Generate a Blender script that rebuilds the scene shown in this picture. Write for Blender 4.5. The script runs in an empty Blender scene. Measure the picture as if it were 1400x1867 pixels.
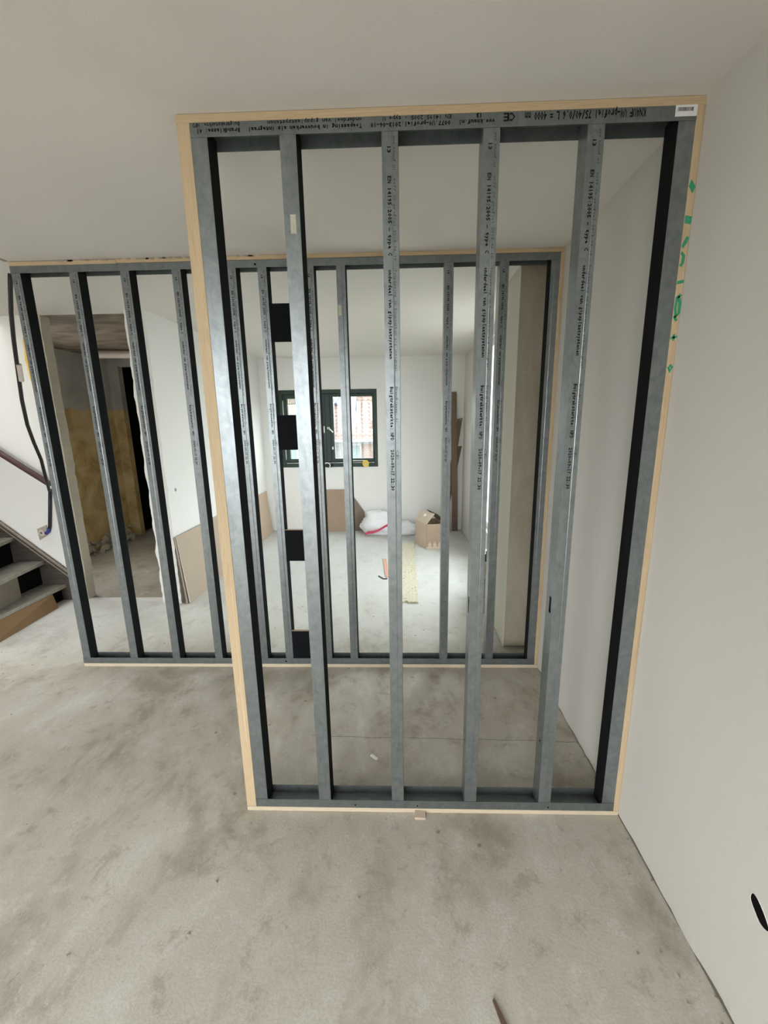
import bpy, bmesh, math, random
from mathutils import Vector, Matrix, noise
C = bpy.context.scene.collection
rnd = random.Random(7)

# ---------------------------------------------------------------- camera
cam_d = bpy.data.cameras.new('camera')
cam = bpy.data.objects.new('camera', cam_d); C.objects.link(cam)
cam_d.sensor_fit = 'AUTO'; cam_d.sensor_width = 36.0
cam_d.lens = 761.88 / 1867 * 36
cam_d.shift_x = -12.35 / 1867; cam_d.shift_y = 2.3 / 1867
cam_d.clip_start = 0.02; cam_d.clip_end = 200
RX, UP, FW = (0.999528, 0.027531, -0.013626), (0.007461, 0.21272, 0.977085), (-0.029798, 0.976725, -0.212414)
cam.matrix_world = Matrix(((RX[0], UP[0], -FW[0], -0.9122), (RX[1], UP[1], -FW[1], 0.0), (RX[2], UP[2], -FW[2], 1.6614), (0, 0, 0, 1)))
bpy.context.scene.camera = cam

# ---------------------------------------------------------------- sky, daylight portals, exposure
w = bpy.data.worlds.new('overcast_sky'); bpy.context.scene.world = w; w.use_nodes = True
bg = w.node_tree.nodes['Background']
bg.inputs[0].default_value = (0.93, 0.965, 1.0, 1); bg.inputs[1].default_value = 5.0
vs = bpy.context.scene.view_settings
bpy.context.scene.display_settings.display_device = 'sRGB'
vs.view_transform = 'Standard'; vs.look = 'None'; vs.gamma = 1; vs.use_curve_mapping = False
vs.exposure = 1.3

def portal(name, loc, rot, sx, sy):
    l = bpy.data.lights.new(name, 'AREA'); l.shape = 'RECTANGLE'; l.size = sx; l.size_y = sy
    l.cycles.is_portal = True
    o = bpy.data.objects.new(name, l); C.objects.link(o); o.location = loc; o.rotation_euler = rot
portal('rear_window_portal', (-2.65, -3.09, 1.28), (math.radians(90), 0, 0), 3.1, 2.46)
portal('added_left_portal', (-7.05, .9, 1.5), (0, math.radians(-90), 0), 1.3, 1.6)  # serves the added left window
portal('side_window_portal', (.16, 4.12, 1.48), (0, math.radians(90), 0), 2.03, 1.35)
portal('far_window_portal', (-2.02, 6.52, 1.57), (math.radians(-90), 0, 0), 1.5, 1.2)
portal('added_hall_portal', (-5.2, 4.4, 1.42), (0, math.radians(-90), 0), 1.35, .8)  # serves the added hall window
portal('stairwell_portal', (-5.6, 3.25, 4.6), (0, 0, 0), 2.4, 1.0)

# ---------------------------------------------------------------- helpers
def tag(o, label=None, cat=None, group=None, kind=None):
    if label: o['label'] = label
    if cat: o['category'] = cat
    if group: o['group'] = group
    if kind: o['kind'] = kind
    return o
def empty(name, loc=(0, 0, 0), label=None, cat=None, group=None):
    o = bpy.data.objects.new(name, None); C.objects.link(o); o.location = loc; o.empty_display_size = .1
    return tag(o, label, cat, group)
class MB:
    def __init__(s): s.v = []; s.f = []
    def add(s, vs, fs):
        n = len(s.v); s.v += [tuple(p) for p in vs]; s.f += [tuple(i + n for i in f) for f in fs]; return s
    def box(s, x0, x1, y0, y1, z0, z1):
        return s.add([(x0,y0,z0),(x1,y0,z0),(x1,y1,z0),(x0,y1,z0),(x0,y0,z1),(x1,y0,z1),(x1,y1,z1),(x0,y1,z1)],
                     [(0,3,2,1),(4,5,6,7),(0,1,5,4),(1,2,6,5),(2,3,7,6),(3,0,4,7)])
    def slab(s, pts, d):
        """closed polygon pts (3D), thickened by vector d"""
        n = len(pts); d = Vector(d); P = [Vector(p) for p in pts]
        return s.add(P + [p + d for p in P], [tuple(range(n))[::-1], tuple(range(n, 2*n))] + [(i, (i+1) % n, n+(i+1) % n, n+i) for i in range(n)])
    def tube(s, pts, r, seg=10, cap=True, rs=None):
        P = [Vector(p) for p in pts]; n = len(P); vs = []; fs = []; ref = None
        for i, p in enumerate(P):
            t = (P[min(i+1, n-1)] - P[max(i-1, 0)]).normalized()
            if ref is None: ref = t.orthogonal().normalized()
            ref = (ref - t * ref.dot(t)).normalized(); b = t.cross(ref)
            rr = rs[i] if rs else r
            for k in range(seg):
                a = 2*math.pi*k/seg; vs.append(p + ref*math.cos(a)*rr + b*math.sin(a)*rr)
        for i in range(n-1):
            for k in range(seg):
                fs.append((i*seg+k, i*seg+(k+1) % seg, (i+1)*seg+(k+1) % seg, (i+1)*seg+k))
        if cap: fs += [tuple(range(seg))[::-1], tuple(range((n-1)*seg, n*seg))]
        return s.add(vs, fs)
    def lathe(s, c, prof, seg=20):
        """profile [(r,z)] around z at c"""
        n = len(prof); vs = [(c[0]+r*math.cos(2*math.pi*k/seg), c[1]+r*math.sin(2*math.pi*k/seg), c[2]+z) for r, z in prof for k in range(seg)]
        fs = [(i*seg+k, i*seg+(k+1) % seg, (i+1)*seg+(k+1) % seg, (i+1)*seg+k) for i in range(n-1) for k in range(seg)]
        return s.add(vs, fs + [tuple(range(seg))[::-1], tuple(range((n-1)*seg, n*seg))])
    def build(s, name, mat, parent=None, smooth=False, bevel=0, loc=None):
        me = bpy.data.meshes.new(name); me.from_pydata(s.v, [], s.f); me.update()
        b = bmesh.new(); b.from_mesh(me); bmesh.ops.recalc_face_normals(b, faces=b.faces[:])
        b.to_mesh(me); b.free()
        if smooth:
            for p in me.polygons: p.use_smooth = True
        me.materials.append(mat)
        o = bpy.data.objects.new(name, me); C.objects.link(o)
        if parent is not None:
            o.parent = parent; o.matrix_parent_inverse = Matrix.Translation(-Vector(parent_loc(parent)))
        if bevel:
            m = o.modifiers.new('bevel', 'BEVEL'); m.width = bevel; m.segments = 2; m.limit_method = 'ANGLE'
        return o
def parent_loc(o):
    # things carry plain translations only and geometry is written in world metres
    l = Vector(o.location)
    return l if o.parent is None else Vector((0, 0, 0)) + parent_loc_root(o)
def parent_loc_root(o):
    while o.parent is not None: o = o.parent
    return Vector(o.location) if o.type == 'EMPTY' else Vector((0, 0, 0))
# parts of parts: parent objects have identity world matrices apart from their root, undone by parent_inverse
def fix_inverse():
    bpy.context.view_layer.update()
    for o in bpy.data.objects:
        if o.parent is not None:
            o.matrix_parent_inverse = Matrix.Identity(4)
    def world(o):
        return world(o.parent) @ o.matrix_basis if o.parent else o.matrix_basis
    # meshes were written in world metres: give each child an inverse of its parent's world matrix
    for o in bpy.data.objects:
        if o.parent is not None and not o.get('_local'):
            p = o.parent
            root = p
            while root.parent is not None: root = root.parent
            o.matrix_parent_inverse = root.matrix_basis.inverted() if p.parent is None else Matrix.Identity(4)

# ---------------------------------------------------------------- materials
def nodes(name):
    m = bpy.data.materials.new(name); m.use_nodes = True; nt = m.node_tree
    return m, nt, nt.nodes['Principled BSDF']
def N(nt, t, **kw):
    n = nt.nodes.new(t)
    for k, v in kw.items():
        if hasattr(n, k): setattr(n, k, v)
        else: n.inputs[k.replace('_', ' ')].default_value = v
    return n
def ramp(nt, fac, stops):
    r = nt.nodes.new('ShaderNodeValToRGB'); e = r.color_ramp.elements
    while len(e) < len(stops): e.new(.5)
    for i, (p, c) in enumerate(stops):
        e[i].position = p; e[i].color = (c, c, c, 1) if not isinstance(c, tuple) else (*c, 1)
    nt.links.new(fac, r.inputs[0]); return r.outputs[0]
def matt(m, v=.1):
    m.node_tree.nodes['Principled BSDF'].inputs['Specular IOR Level'].default_value = v; return m
def coords(nt, scale=(1, 1, 1), rot=(0, 0, 0)):
    t = nt.nodes.new('ShaderNodeTexCoord'); mp = nt.nodes.new('ShaderNodeMapping')
    mp.inputs['Scale'].default_value = scale; mp.inputs['Rotation'].default_value = rot
    nt.links.new(t.outputs['Object'], mp.inputs[0]); return mp.outputs[0]
def nz(nt, vec, scale, detail=4, rough=.55, dist=0):
    n = nt.nodes.new('ShaderNodeTexNoise'); n.inputs['Scale'].default_value = scale; n.inputs['Detail'].default_value = detail
    n.inputs['Roughness'].default_value = rough; n.inputs['Distortion'].default_value = dist
    nt.links.new(vec, n.inputs['Vector']); return n.outputs[0]
def mix(nt, fac, a, b, mode='MIX'):
    n = nt.nodes.new('ShaderNodeMix'); n.data_type = 'RGBA'; n.blend_type = mode
    for s, x in ((n.inputs[0], fac), (n.inputs[6], a), (n.inputs[7], b)):
        if isinstance(x, (int, float)): s.default_value = x
        elif isinstance(x, tuple): s.default_value = (*x, 1)
        else: nt.links.new(x, s)
    return n.outputs[2]
def bump(nt, bs, h, strength=.3, dist=.002):
    b = nt.nodes.new('ShaderNodeBump'); b.inputs['Strength'].default_value = strength; b.inputs['Distance'].default_value = dist
    nt.links.new(h, b.inputs['Height']); nt.links.new(b.outputs[0], bs.inputs['Normal'])
def plain(name, col, rough=.6, metal=0, var=.08, scale=12, stretch=(1, 1, 1), bmp=.15):
    m, nt, bs = nodes(name); v = coords(nt, stretch); n = nz(nt, v, scale)
    d = tuple(c * (1 - var) for c in col); l = tuple(min(1, c * (1 + var)) for c in col)
    nt.links.new(mix(nt, n, d, l), bs.inputs['Base Color'])
    bs.inputs['Roughness'].default_value = rough; bs.inputs['Metallic'].default_value = metal
    if bmp: bump(nt, bs, nz(nt, v, scale * 8), bmp, .001)
    return m
def plaster(name, col, grime=.06, bmp=.25):
    m, nt, bs = nodes(name); v = coords(nt)
    big = nz(nt, v, .9, 3); fine = nz(nt, v, 160, 3, .6)
    d = tuple(c * (1 - grime) for c in col)
    c = mix(nt, ramp(nt, big, [(.35, 0.), (.7, 1.)]), d, col)
    c = mix(nt, ramp(nt, fine, [(.3, .25), (.7, 0.)]), c, tuple(x * .86 for x in col))
    nt.links.new(c, bs.inputs['Base Color']); bs.inputs['Roughness'].default_value = .9
    bump(nt, bs, fine, bmp, .0015); return m
def galvanised(name, lo, hi, rough=.36):
    m, nt, bs = nodes(name); v = coords(nt); vs_ = coords(nt, (6, 6, 1))
    spang = nz(nt, v, 26, 5, .65, .6); streak = nz(nt, vs_, 14, 5, .6); fine = nz(nt, coords(nt, (30, 30, 2)), 8, 3)
    c = mix(nt, ramp(nt, spang, [(.3, 0.), (.7, 1.)]), lo, hi)
    c = mix(nt, ramp(nt, streak, [(.55, 0.), (.75, .45)]), c, tuple(x * .72 for x in lo))
    nt.links.new(c, bs.inputs['Base Color']); bs.inputs['Metallic'].default_value = .74
    r = nt.nodes.new('ShaderNodeMapRange'); r.inputs['To Min'].default_value = rough - .04; r.inputs['To Max'].default_value = rough + .06
    nt.links.new(streak, r.inputs['Value']); nt.links.new(r.outputs[0], bs.inputs['Roughness'])
    bump(nt, bs, fine, .12, .0006); return m
def wood(name, lo, hi, axis='z', rough=.6, ring=7, knots=True):
    m, nt, bs = nodes(name)
    st = {'x': (.35, 6, 6), 'y': (6, .35, 6), 'z': (6, 6, .35)}[axis]
    v = coords(nt, st); g = nz(nt, v, ring, 6, .6, .8); f = nz(nt, v, ring * 9, 3)
    c = mix(nt, ramp(nt, g, [(.35, 0.), (.5, .6), (.56, .2), (.7, 1.)]), lo, hi)
    c = mix(nt, ramp(nt, f, [(.3, .25), (.6, 0.)]), c, tuple(x * .75 for x in lo))
    if knots:
        k = nt.nodes.new('ShaderNodeTexVoronoi'); k.inputs['Scale'].default_value = 3.2; nt.links.new(coords(nt, {'x': (.7, 3, 3), 'y': (3, .7, 3), 'z': (3, 3, .7)}[axis]), k.inputs['Vector'])
        c = mix(nt, ramp(nt, k.outputs['Distance'], [(.02, .8), (.07, 0.)]), c, (.2, .1, .04))
    nt.links.new(c, bs.inputs['Base Color']); bs.inputs['Roughness'].default_value = rough
    bump(nt, bs, f, .12, .0006); return m
def concrete(name, dark, mid, light, pale, zone=False):
    m, nt, bs = nodes(name); v = coords(nt)
    diag = coords(nt, (1.25, .75, 1), (0, 0, math.radians(32)))
    a = nz(nt, v, 1.1, 6, .6, .4); b = nz(nt, diag, 2.2, 12, .7, .25); c_ = nz(nt, v, 7.5, 14, .76, .25); f = nz(nt, v, 110, 6, .75)
    c = mix(nt, ramp(nt, a, [(.36, 0.), (.64, 1.)]), mid, light)
    c = mix(nt, ramp(nt, b, [(.36, .6), (.48, 0.)]), c, dark)
    c = mix(nt, ramp(nt, b, [(.54, 0.), (.66, .55)]), c, pale)
    c = mix(nt, ramp(nt, c_, [(.37, .55), (.45, 0.)]), c, dark)
    c = mix(nt, ramp(nt, c_, [(.55, 0.), (.60, .45)]), c, pale)
    fl = nz(nt, coords(nt, (1, .6, 1), (0, 0, .5)), 19, 8, .7, .9)
    c = mix(nt, ramp(nt, fl, [(.31, .45), (.36, 0.)]), c, tuple(x * .75 for x in dark))
    c = mix(nt, ramp(nt, fl, [(.655, 0.), (.68, .6)]), c, pale)
    vo = nt.nodes.new('ShaderNodeTexVoronoi'); vo.inputs['Scale'].default_value = 5.5; nt.links.new(v, vo.inputs['Vector'])
    c = mix(nt, ramp(nt, vo.outputs['Distance'], [(.03, .75), (.06, 0.)]), c, tuple(x * .45 for x in dark))
    c = mix(nt, ramp(nt, f, [(.32, .4), (.56, 0.)]), c, tuple(x * .7 for x in mid))
    if zone:   # blends paler towards the back room and browner around the two frames
        t = nt.nodes.new('ShaderNodeTexCoord'); sp = nt.nodes.new('ShaderNodeSeparateXYZ'); nt.links.new(t.outputs['Object'], sp.inputs[0])
        def band(src, y0, y1, wob):
            q = nt.nodes.new('ShaderNodeMath'); q.operation = 'MULTIPLY_ADD'; q.inputs[1].default_value = wob; nt.links.new(a, q.inputs[0]); nt.links.new(src, q.inputs[2])
            r = nt.nodes.new('ShaderNodeMapRange'); r.inputs['From Min'].default_value = y0; r.inputs['From Max'].default_value = y1; nt.links.new(q.outputs[0], r.inputs['Value']); return r.outputs[0]
        def mul(p_, q_, k=1.0):
            m1 = nt.nodes.new('ShaderNodeMath'); m1.operation = 'MULTIPLY'; nt.links.new(p_, m1.inputs[0]); nt.links.new(q_, m1.inputs[1])
            m2 = nt.nodes.new('ShaderNodeMath'); m2.operation = 'MULTIPLY'; nt.links.new(m1.outputs[0], m2.inputs[0]); m2.inputs[1].default_value = k; return m2.outputs[0]
        pale_zone = mul(band(sp.outputs[1], 3.1, 4.6, 1.2), ramp(nt, c_, [(.3, .55), (.6, 1.)]), .8)
        c = mix(nt, pale_zone, c, (.57, .585, .575))
        brown_zone = mul(mul(band(sp.outputs[1], 1.2, 2.1, .6), band(sp.outputs[1], 3.6, 2.9, .6)), mul(band(sp.outputs[0], -3.2, -2.0, .8), ramp(nt, b, [(.35, 1.), (.65, .2)])), .55)
        c = mix(nt, brown_zone, c, (.25, .2, .14))
    nt.links.new(c, bs.inputs['Base Color']); bs.inputs['Roughness'].default_value = .82
    h = nt.nodes.new('ShaderNodeMath'); h.operation = 'ADD'; nt.links.new(c_, h.inputs[0]); nt.links.new(f, h.inputs[1])
    bump(nt, bs, h.outputs[0], .3, .004); return m

M = {}
M['wall'] = plaster('wall_plaster', (.63, .605, .55))
M['wall_white'] = plaster('white_wall_plaster', (.85, .835, .80), .04)
M['ceiling'] = plaster('ceiling_plaster', (.78, .75, .70), .04)
M['raw_plaster'] = plaster('raw_plaster_edge', (.5, .46, .36), .35, .8)
M['floor'] = concrete('concrete_screed', (.31, .27, .21), (.56, .52, .44), (.64, .61, .54), (.72, .70, .645), True)
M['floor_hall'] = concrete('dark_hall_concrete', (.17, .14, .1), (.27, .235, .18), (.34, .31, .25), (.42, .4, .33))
M['steel'] = galvanised('galvanised_steel', (.20, .222, .227), (.28, .303, .308), .33)
M['track'] = galvanised('galvanised_track_steel', (.175, .195, .195), (.235, .255, .255), .4)
M['black'] = plain('plain_black', (.008, .009, .009), .9, var=.3, bmp=.2)  # flat black for the strips across the open stud sides
M['void'] = plain('shade_black', (.006, .005, .004), 1, bmp=0)  # near-black colour standing in for shade in holes and voids
M['ink'] = plain('black_ink', (.012, .012, .014), .7, bmp=0)
M['faint_ink'] = plain('faint_ink', (.07, .075, .08), .7, bmp=0)
M['pine_x'] = wood('pine_batten_across', (.50, .365, .215), (.64, .50, .325), 'x')
M['pine_z'] = wood('pine_batten_upright', (.50, .365, .215), (.64, .50, .325), 'z')
M['pine_pale'] = wood('pale_pine', (.58, .48, .34), (.68, .585, .44), 'x', knots=False)
M['ply_film'] = plain('black_film_faced_ply', (.006, .007, .009), .75, var=.3, bmp=.1)
M['ply_edge'] = wood('plywood_edge', (.3, .2, .12), (.42, .3, .2), 'x', knots=False)
M['green_paint'] = plain('green_marker', (.03, .30, .15), .6, var=.25, scale=60)
M['green_frame'] = plain('dark_green_window_paint', (.005, .025, .015), .4, var=.35, scale=9)
M['white_paint'] = plain('white_paint', (.8, .8, .78), .5, var=.04)
M['worn_label'] = plain('worn_paper_label', (.5, .48, .38), .8, var=.4, scale=60)
M['label_white'] = plain('white_label', (.8, .8, .8), .6, var=.03)
M['card'] = plain('brown_cardboard', (.36, .265, .19), .85, var=.12, scale=7)
M['card_light'] = plain('light_cardboard', (.54, .44, .34), .85, var=.1, scale=8)
M['card_dark'] = plain('dark_cardboard', (.22, .165, .125), .85, var=.15)
M['board_face'] = plain('plasterboard_paper', (.47, .375, .29), .85, var=.05, scale=4)
M['board_core'] = plain('gypsum_core', (.75, .72, .66), .9)
M['hardboard'] = plain('hardboard', (.55, .42, .31), .8, var=.06, scale=5)
M['bag'] = plain('white_plastic_bag', (.82, .82, .83), .35, var=.04)
M['pink'] = plain('raspberry_plastic', (.62, .06, .13), .5)
M['salmon'] = plain('salmon_offcut', (.62, .34, .25), .8)
M['brown_wood'] = wood('brown_stained_wood', (.13, .085, .055), (.2, .135, .09), 'z', .55, knots=False)
M['rail_wood'] = wood('dark_red_handrail', (.05, .018, .014), (.09, .032, .025), 'x', .6, knots=False)
M['tread'] = plain('worn_stair_tread', (.15, .138, .11), .8, var=.6, scale=14, bmp=.4)
M['tread_edge'] = plain('worn_tread_nose', (.26, .24, .19), .8, var=.5, scale=20)
M['riser_tan'] = plain('tan_riser_board', (.19, .11, .05), .85, var=.2, scale=3)
M['riser_grey'] = plain('grey_riser_board', (.15, .125, .095), .85, var=.15, scale=4)
M['stringer_cap'] = wood('worn_stringer_cap', (.2, .16, .12), (.33, .28, .22), 'x', .7, knots=False)
M['stringer'] = wood('old_stringer_wood', (.035, .028, .022), (.11, .09, .07), 'x', .7, knots=False)
M['cable'] = plain('black_rubber', (.01, .01, .01), .45, var=.2)
M['blue'] = plain('blue_plastic', (.04, .06, .25), .5)
M['beige'] = plain('beige_plastic', (.6, .52, .45), .6)
M['orange'] = plain('orange_yellow', (.95, .52, .1), .8, var=.35, scale=26, bmp=.6)
M['yellow'] = plain('yellow_plastic', (.8, .55, .04), .45)
M['metal_dark'] = plain('grey_metal', (.35, .35, .36), .4, .8)
M['mortar'] = plaster('loose_mortar', (.42, .38, .30), .3, .8)
M['block'] = plain('tan_plaster_block', (.36, .32, .25), .9, var=.2, scale=9, bmp=.4)

for k in ('black', 'void', 'ply_film', 'ink'): matt(M[k])
def shaft_material():
    m, nt, bs = nodes('brown_bare_plaster'); v = coords(nt)
    c = mix(nt, ramp(nt, nz(nt, coords(nt, (1, 1, .35)), 3.5, 6, .6, .6), [(.35, 0.), (.65, 1.)]), (.33, .285, .21), (.43, .385, .30))
    s = nz(nt, coords(nt, (1.2, 1.2, 9)), 6, 5, .65)
    c = mix(nt, ramp(nt, s, [(.6, 0.), (.75, .5)]), c, (.45, .42, .35))
    nt.links.new(c, bs.inputs['Base Color']); bs.inputs['Roughness'].default_value = .9
    bump(nt, bs, s, .4, .004); return m
M['bare'] = shaft_material()
def hall_material():
    """grey plaster above a torn ochre wainscot zone"""
    m, nt, bs = nodes('stripped_hall_plaster'); t = nt.nodes.new('ShaderNodeTexCoord'); sp = nt.nodes.new('ShaderNodeSeparateXYZ')
    nt.links.new(t.outputs['Object'], sp.inputs[0]); v = coords(nt)
    edge = nt.nodes.new('ShaderNodeMath'); edge.operation = 'MULTIPLY_ADD'; edge.inputs[1].default_value = .12; nt.links.new(nz(nt, v, 5, 5), edge.inputs[0]); nt.links.new(sp.outputs[2], edge.inputs[2])
    up = ramp(nt, nz(nt, v, 2.2, 5), [(.35, (.32, .31, .27)), (.65, (.46, .45, .41))])
    lo = ramp(nt, nz(nt, v, 3, 7, .65, .6), [(.32, (.3, .21, .085)), (.5, (.5, .37, .17)), (.68, (.6, .49, .27))])
    st = nt.nodes.new('ShaderNodeMath'); st.operation = 'GREATER_THAN'; st.inputs[1].default_value = 1.95; nt.links.new(edge.outputs[0], st.inputs[0])
    c = mix(nt, st.outputs[0], lo, up); nt.links.new(c, bs.inputs['Base Color']); bs.inputs['Roughness'].default_value = .9
    bump(nt, bs, nz(nt, v, 14, 7, .7), .5, .01); return m
M['hall'] = hall_material()
def hall_ceiling_material():
    m, nt, bs = nodes('stained_hall_ceiling'); b = nz(nt, coords(nt, (.8, 1.6, 1)), 2.6, 5, .5, 1.2)
    c = ramp(nt, b, [(.35, (.12, .09, .06)), (.5, (.19, .15, .105)), (.68, (.25, .205, .15))])
    nt.links.new(c, bs.inputs['Base Color']); bs.inputs['Roughness'].default_value = .9; bump(nt, bs, b, .5, .02); return m
M['hall_ceiling'] = hall_ceiling_material()
def insulation_material():
    m, nt, bs = nodes('speckled_cream_board'); v = coords(nt)
    c = mix(nt, ramp(nt, nz(nt, v, 42, 5, .7), [(.36, 1.), (.43, 0.)]), (.56, .52, .39), (.2, .17, .1))
    c = mix(nt, ramp(nt, nz(nt, coords(nt, (9, .6, 1)), 5, 4), [(.5, 0.), (.7, .6)]), c, (.64, .61, .5))
    nt.links.new(c, bs.inputs['Base Color']); bs.inputs['Roughness'].default_value = .85; bump(nt, bs, nz(nt, v, 60), .4, .002); return m
M['plank'] = insulation_material()
def tile_material():
    m, nt, bs = nodes('orange_roof_tiles'); b = nt.nodes.new('ShaderNodeTexBrick'); nt.links.new(coords(nt, (1, 1, 1)), b.inputs['Vector'])
    n = nz(nt, coords(nt), 9, 4)
    nt.links.new(mix(nt, ramp(nt, n, [(.3, 0.), (.7, 1.)]), (.115, .072, .058), (.155, .108, .09)), bs.inputs['Base Color']); bs.inputs['Roughness'].default_value = .8
    return m
M['tiles'] = tile_material()
def brick_material():
    m, nt, bs = nodes('red_brick_wall'); b = nt.nodes.new('ShaderNodeTexBrick')
    mp = nt.nodes.new('ShaderNodeMapping'); mp.inputs['Rotation'].default_value = (math.radians(90), 0, 0); t = nt.nodes.new('ShaderNodeTexCoord')
    nt.links.new(t.outputs['Object'], mp.inputs[0]); nt.links.new(mp.outputs[0], b.inputs['Vector'])
    b.inputs['Scale'].default_value = 4.5; b.inputs['Color1'].default_value = (.12, .08, .066, 1); b.inputs['Color2'].default_value = (.15, .10, .08, 1); b.inputs['Mortar'].default_value = (.21, .19, .175, 1)
    nt.links.new(b.outputs[0], bs.inputs['Base Color']); bs.inputs['Roughness'].default_value = .9; return m
M['brick'] = brick_material()
M['cream'] = plain('cream_render', (.16, .15, .125), .9)
M['slate'] = plain('blue_grey_panel', (.085, .095, .13), .5)
M['ext_white'] = plain('outside_white_paint', (.19, .195, .195), .6)
M['ext_glass'] = plain('reflecting_outside_glass', (.09, .12, .12), .2)
M['ground'] = plain('paved_yard', (.2, .19, .17), .9)
M['leaf'] = plain('hedge_leaves', (.1, .14, .08), .8, var=.5, scale=5)
def glass_material():
    m = bpy.data.materials.new('window_glass'); m.use_nodes = True; nt = m.node_tree; nt.nodes.clear()
    o = nt.nodes.new('ShaderNodeOutputMaterial'); mx = nt.nodes.new('ShaderNodeMixShader'); t = nt.nodes.new('ShaderNodeBsdfTransparent'); g = nt.nodes.new('ShaderNodeBsdfGlossy')
    t.inputs[0].default_value = (.93, .96, .95, 1); g.inputs['Roughness'].default_value = .02; mx.inputs[0].default_value = .05
    nt.links.new(t.outputs[0], mx.inputs[1]); nt.links.new(g.outputs[0], mx.inputs[2]); nt.links.new(mx.outputs[0], o.inputs[0]); return m
M['glass'] = glass_material()

# ---------------------------------------------------------------- room shell
H = 2.6
D1, D2, D3 = 1.503, 2.605, 6.413
def frame_mb_x(x0, x1, y0, y1, z0, z1, t=.06):
    return MB().box(x0, x1, y0, y0+t, z0, z1).box(x0, x1, y1-t, y1, z0, z1).box(x0, x1, y0+t, y1-t, z0, z0+t).box(x0, x1, y0+t, y1-t, z1-t, z1)
def st(name, mb, mat, label=None, **k):
    o = mb.build(name, mat, **k); tag(o, label, None, None, 'structure'); return o
def L_floor():
    m = MB(); m.box(-7.1, 0.0, -3.1, 3.78, -.12, 0); m.box(-3.21, 0.0, 3.78, D3, -.12, 0); m.box(-4.02, -3.21, 3.78, 3.80, -.12, 0); return m
st('floor', L_floor(), M['floor'], 'bare grey-beige concrete screed floor with stains')
st('floor_hall', MB().box(-5.2, -3.21, 3.80, 7.0, -.12, -.004), M['floor_hall'], 'dark dirty concrete floor of the stripped hall behind the opening')
def ceil_mb():
    m = MB()
    m.box(-7.1, 0.1, -3.1, 2.75, H, H+.2); m.box(-4.42, 0.1, 2.75, 3.78, H, H+.2); m.box(-3.21, 0.1, 3.78, 6.55, H, H+.2)
    return m
st('ceiling', ceil_mb(), M['ceiling'], 'plain off-white plastered ceiling')
st('ceiling_hall', MB().box(-5.25, -3.21, 3.78, 7.0, H, H+.2), M['hall_ceiling'], 'brown stained hall ceiling')
SW = (3.45, 4.8, .47, 2.5)     # tall side window hidden behind the chimney breast
def ragged_right_wall():
    m = MB(); n = 240; y0, y1 = -3.1, 6.52; vs = []; fs = []; zs = (SW[2], SW[3])
    ys = sorted([y0 + (y1-y0)*i/n for i in range(n+1)] + [SW[0], SW[1]]); n = len(ys)-1
    for y in ys:
        a = noise.noise((y*5, 3.1, 0)); b = noise.noise((y*17, 8.1, 0)); e = max(0.0, .006 + .012*a + .008*b)
        xo = .006*max(0, noise.noise((y*7, 1.7, 2)))
        vs += [(xo, y, e), (0.0, y, e+.05), (0.0, y, SW[2]), (0.0, y, SW[3]), (0.0, y, H), (.12, y, H), (.12, y, SW[3]), (.12, y, SW[2]), (.12, y, 0)]
    for i in range(n):
        gap = SW[0] - 1e-6 < ys[i] and ys[i+1] < SW[1] + 1e-6
        for k in range(9):
            if gap and k in (2, 6): continue
            k2 = (k+1) % 9; fs.append((i*9+k, i*9+k2, i*9+9+k2, i*9+9+k))
        if gap: fs += [(i*9+3, i*9+12, i*9+15, i*9+6), (i*9+2, i*9+7, i*9+16, i*9+11)]
    for i, y in enumerate(ys):
        if abs(y-SW[0]) < 1e-6 or abs(y-SW[1]) < 1e-6: fs.append((i*9+2, i*9+3, i*9+6, i*9+7))
    fs += [tuple(range(9)), tuple(n*9+k for k in reversed(range(9)))]
    return m.add(vs, fs)
wr = st('wall_right', ragged_right_wall(), M['wall'], 'long off-white plastered wall on the right')
st('right_light_block', MB().box(.001, .3, -3.1, 6.52, -.12, -.001).box(.13, .15, -3.1, 3.0, -.1, .3), M['mortar'])  # unseen blocks added to stop daylight leaking under the wall
w3 = MB().box(.05, .11, SW[0], SW[1], SW[2], SW[2]+.06).box(.05, .11, SW[0], SW[1], SW[3]-.06, SW[3])
for y in (SW[0], 4.07, SW[1]-.06): w3.box(.05, .11, y, y+.06, SW[2]+.06, SW[3]-.06)
w3o = st('window_3', w3, M['white_paint'], 'tall bright side window partly hidden by the chimney breast')
MB().box(.078, .083, SW[0]+.06, SW[1]-.06, SW[2]+.06, SW[3]-.06).build('pane', M['glass'], w3o)
st('wall_back', MB().box(-3.21, 0.0, D3, D3+.14, 0, 1.0).box(-3.21, 0.0, D3, D3+.14, 2.152, H).box(-3.21, -2.76, D3, D3+.14, 1.0, 2.152).box(-1.292, 0.0, D3, D3+.14, 1.0, 2.152), M['wall_white'], 'white far wall with the green window')
def ragged_end_wall():
    m = MB(); n = 60; vs = []; fs = []
    for i in range(n+1):
        z = H*i/n; e = 3.66 + .02*noise.noise((z*5, 0, 1)) + .012*noise.noise((z*19, 4, 1)); xl = -3.215 + .012*noise.noise((z*7, 2, 5))
        vs += [(-3.03, e, z), (-3.03, D3, z), (-3.21, D3, z), (xl, e+.01, z)]
    for i in range(n):
        for k in range(4): fs.append((i*4+k, i*4+(k+1) % 4, i*4+4+(k+1) % 4, i*4+4+k))
    fs += [(0, 1, 2, 3), tuple(n*4+k for k in (3, 2, 1, 0))]
    return m.add(vs, fs)
wl = st('wall_left', ragged_end_wall(), M['wall_white'], 'white left wall of the back room with a ragged near edge')
st('wall_stair', MB().box(-7.1, -4.085, 3.77, 3.87, 0, 4.6), M['wall_white'], 'white wall beside the staircase')
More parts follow.
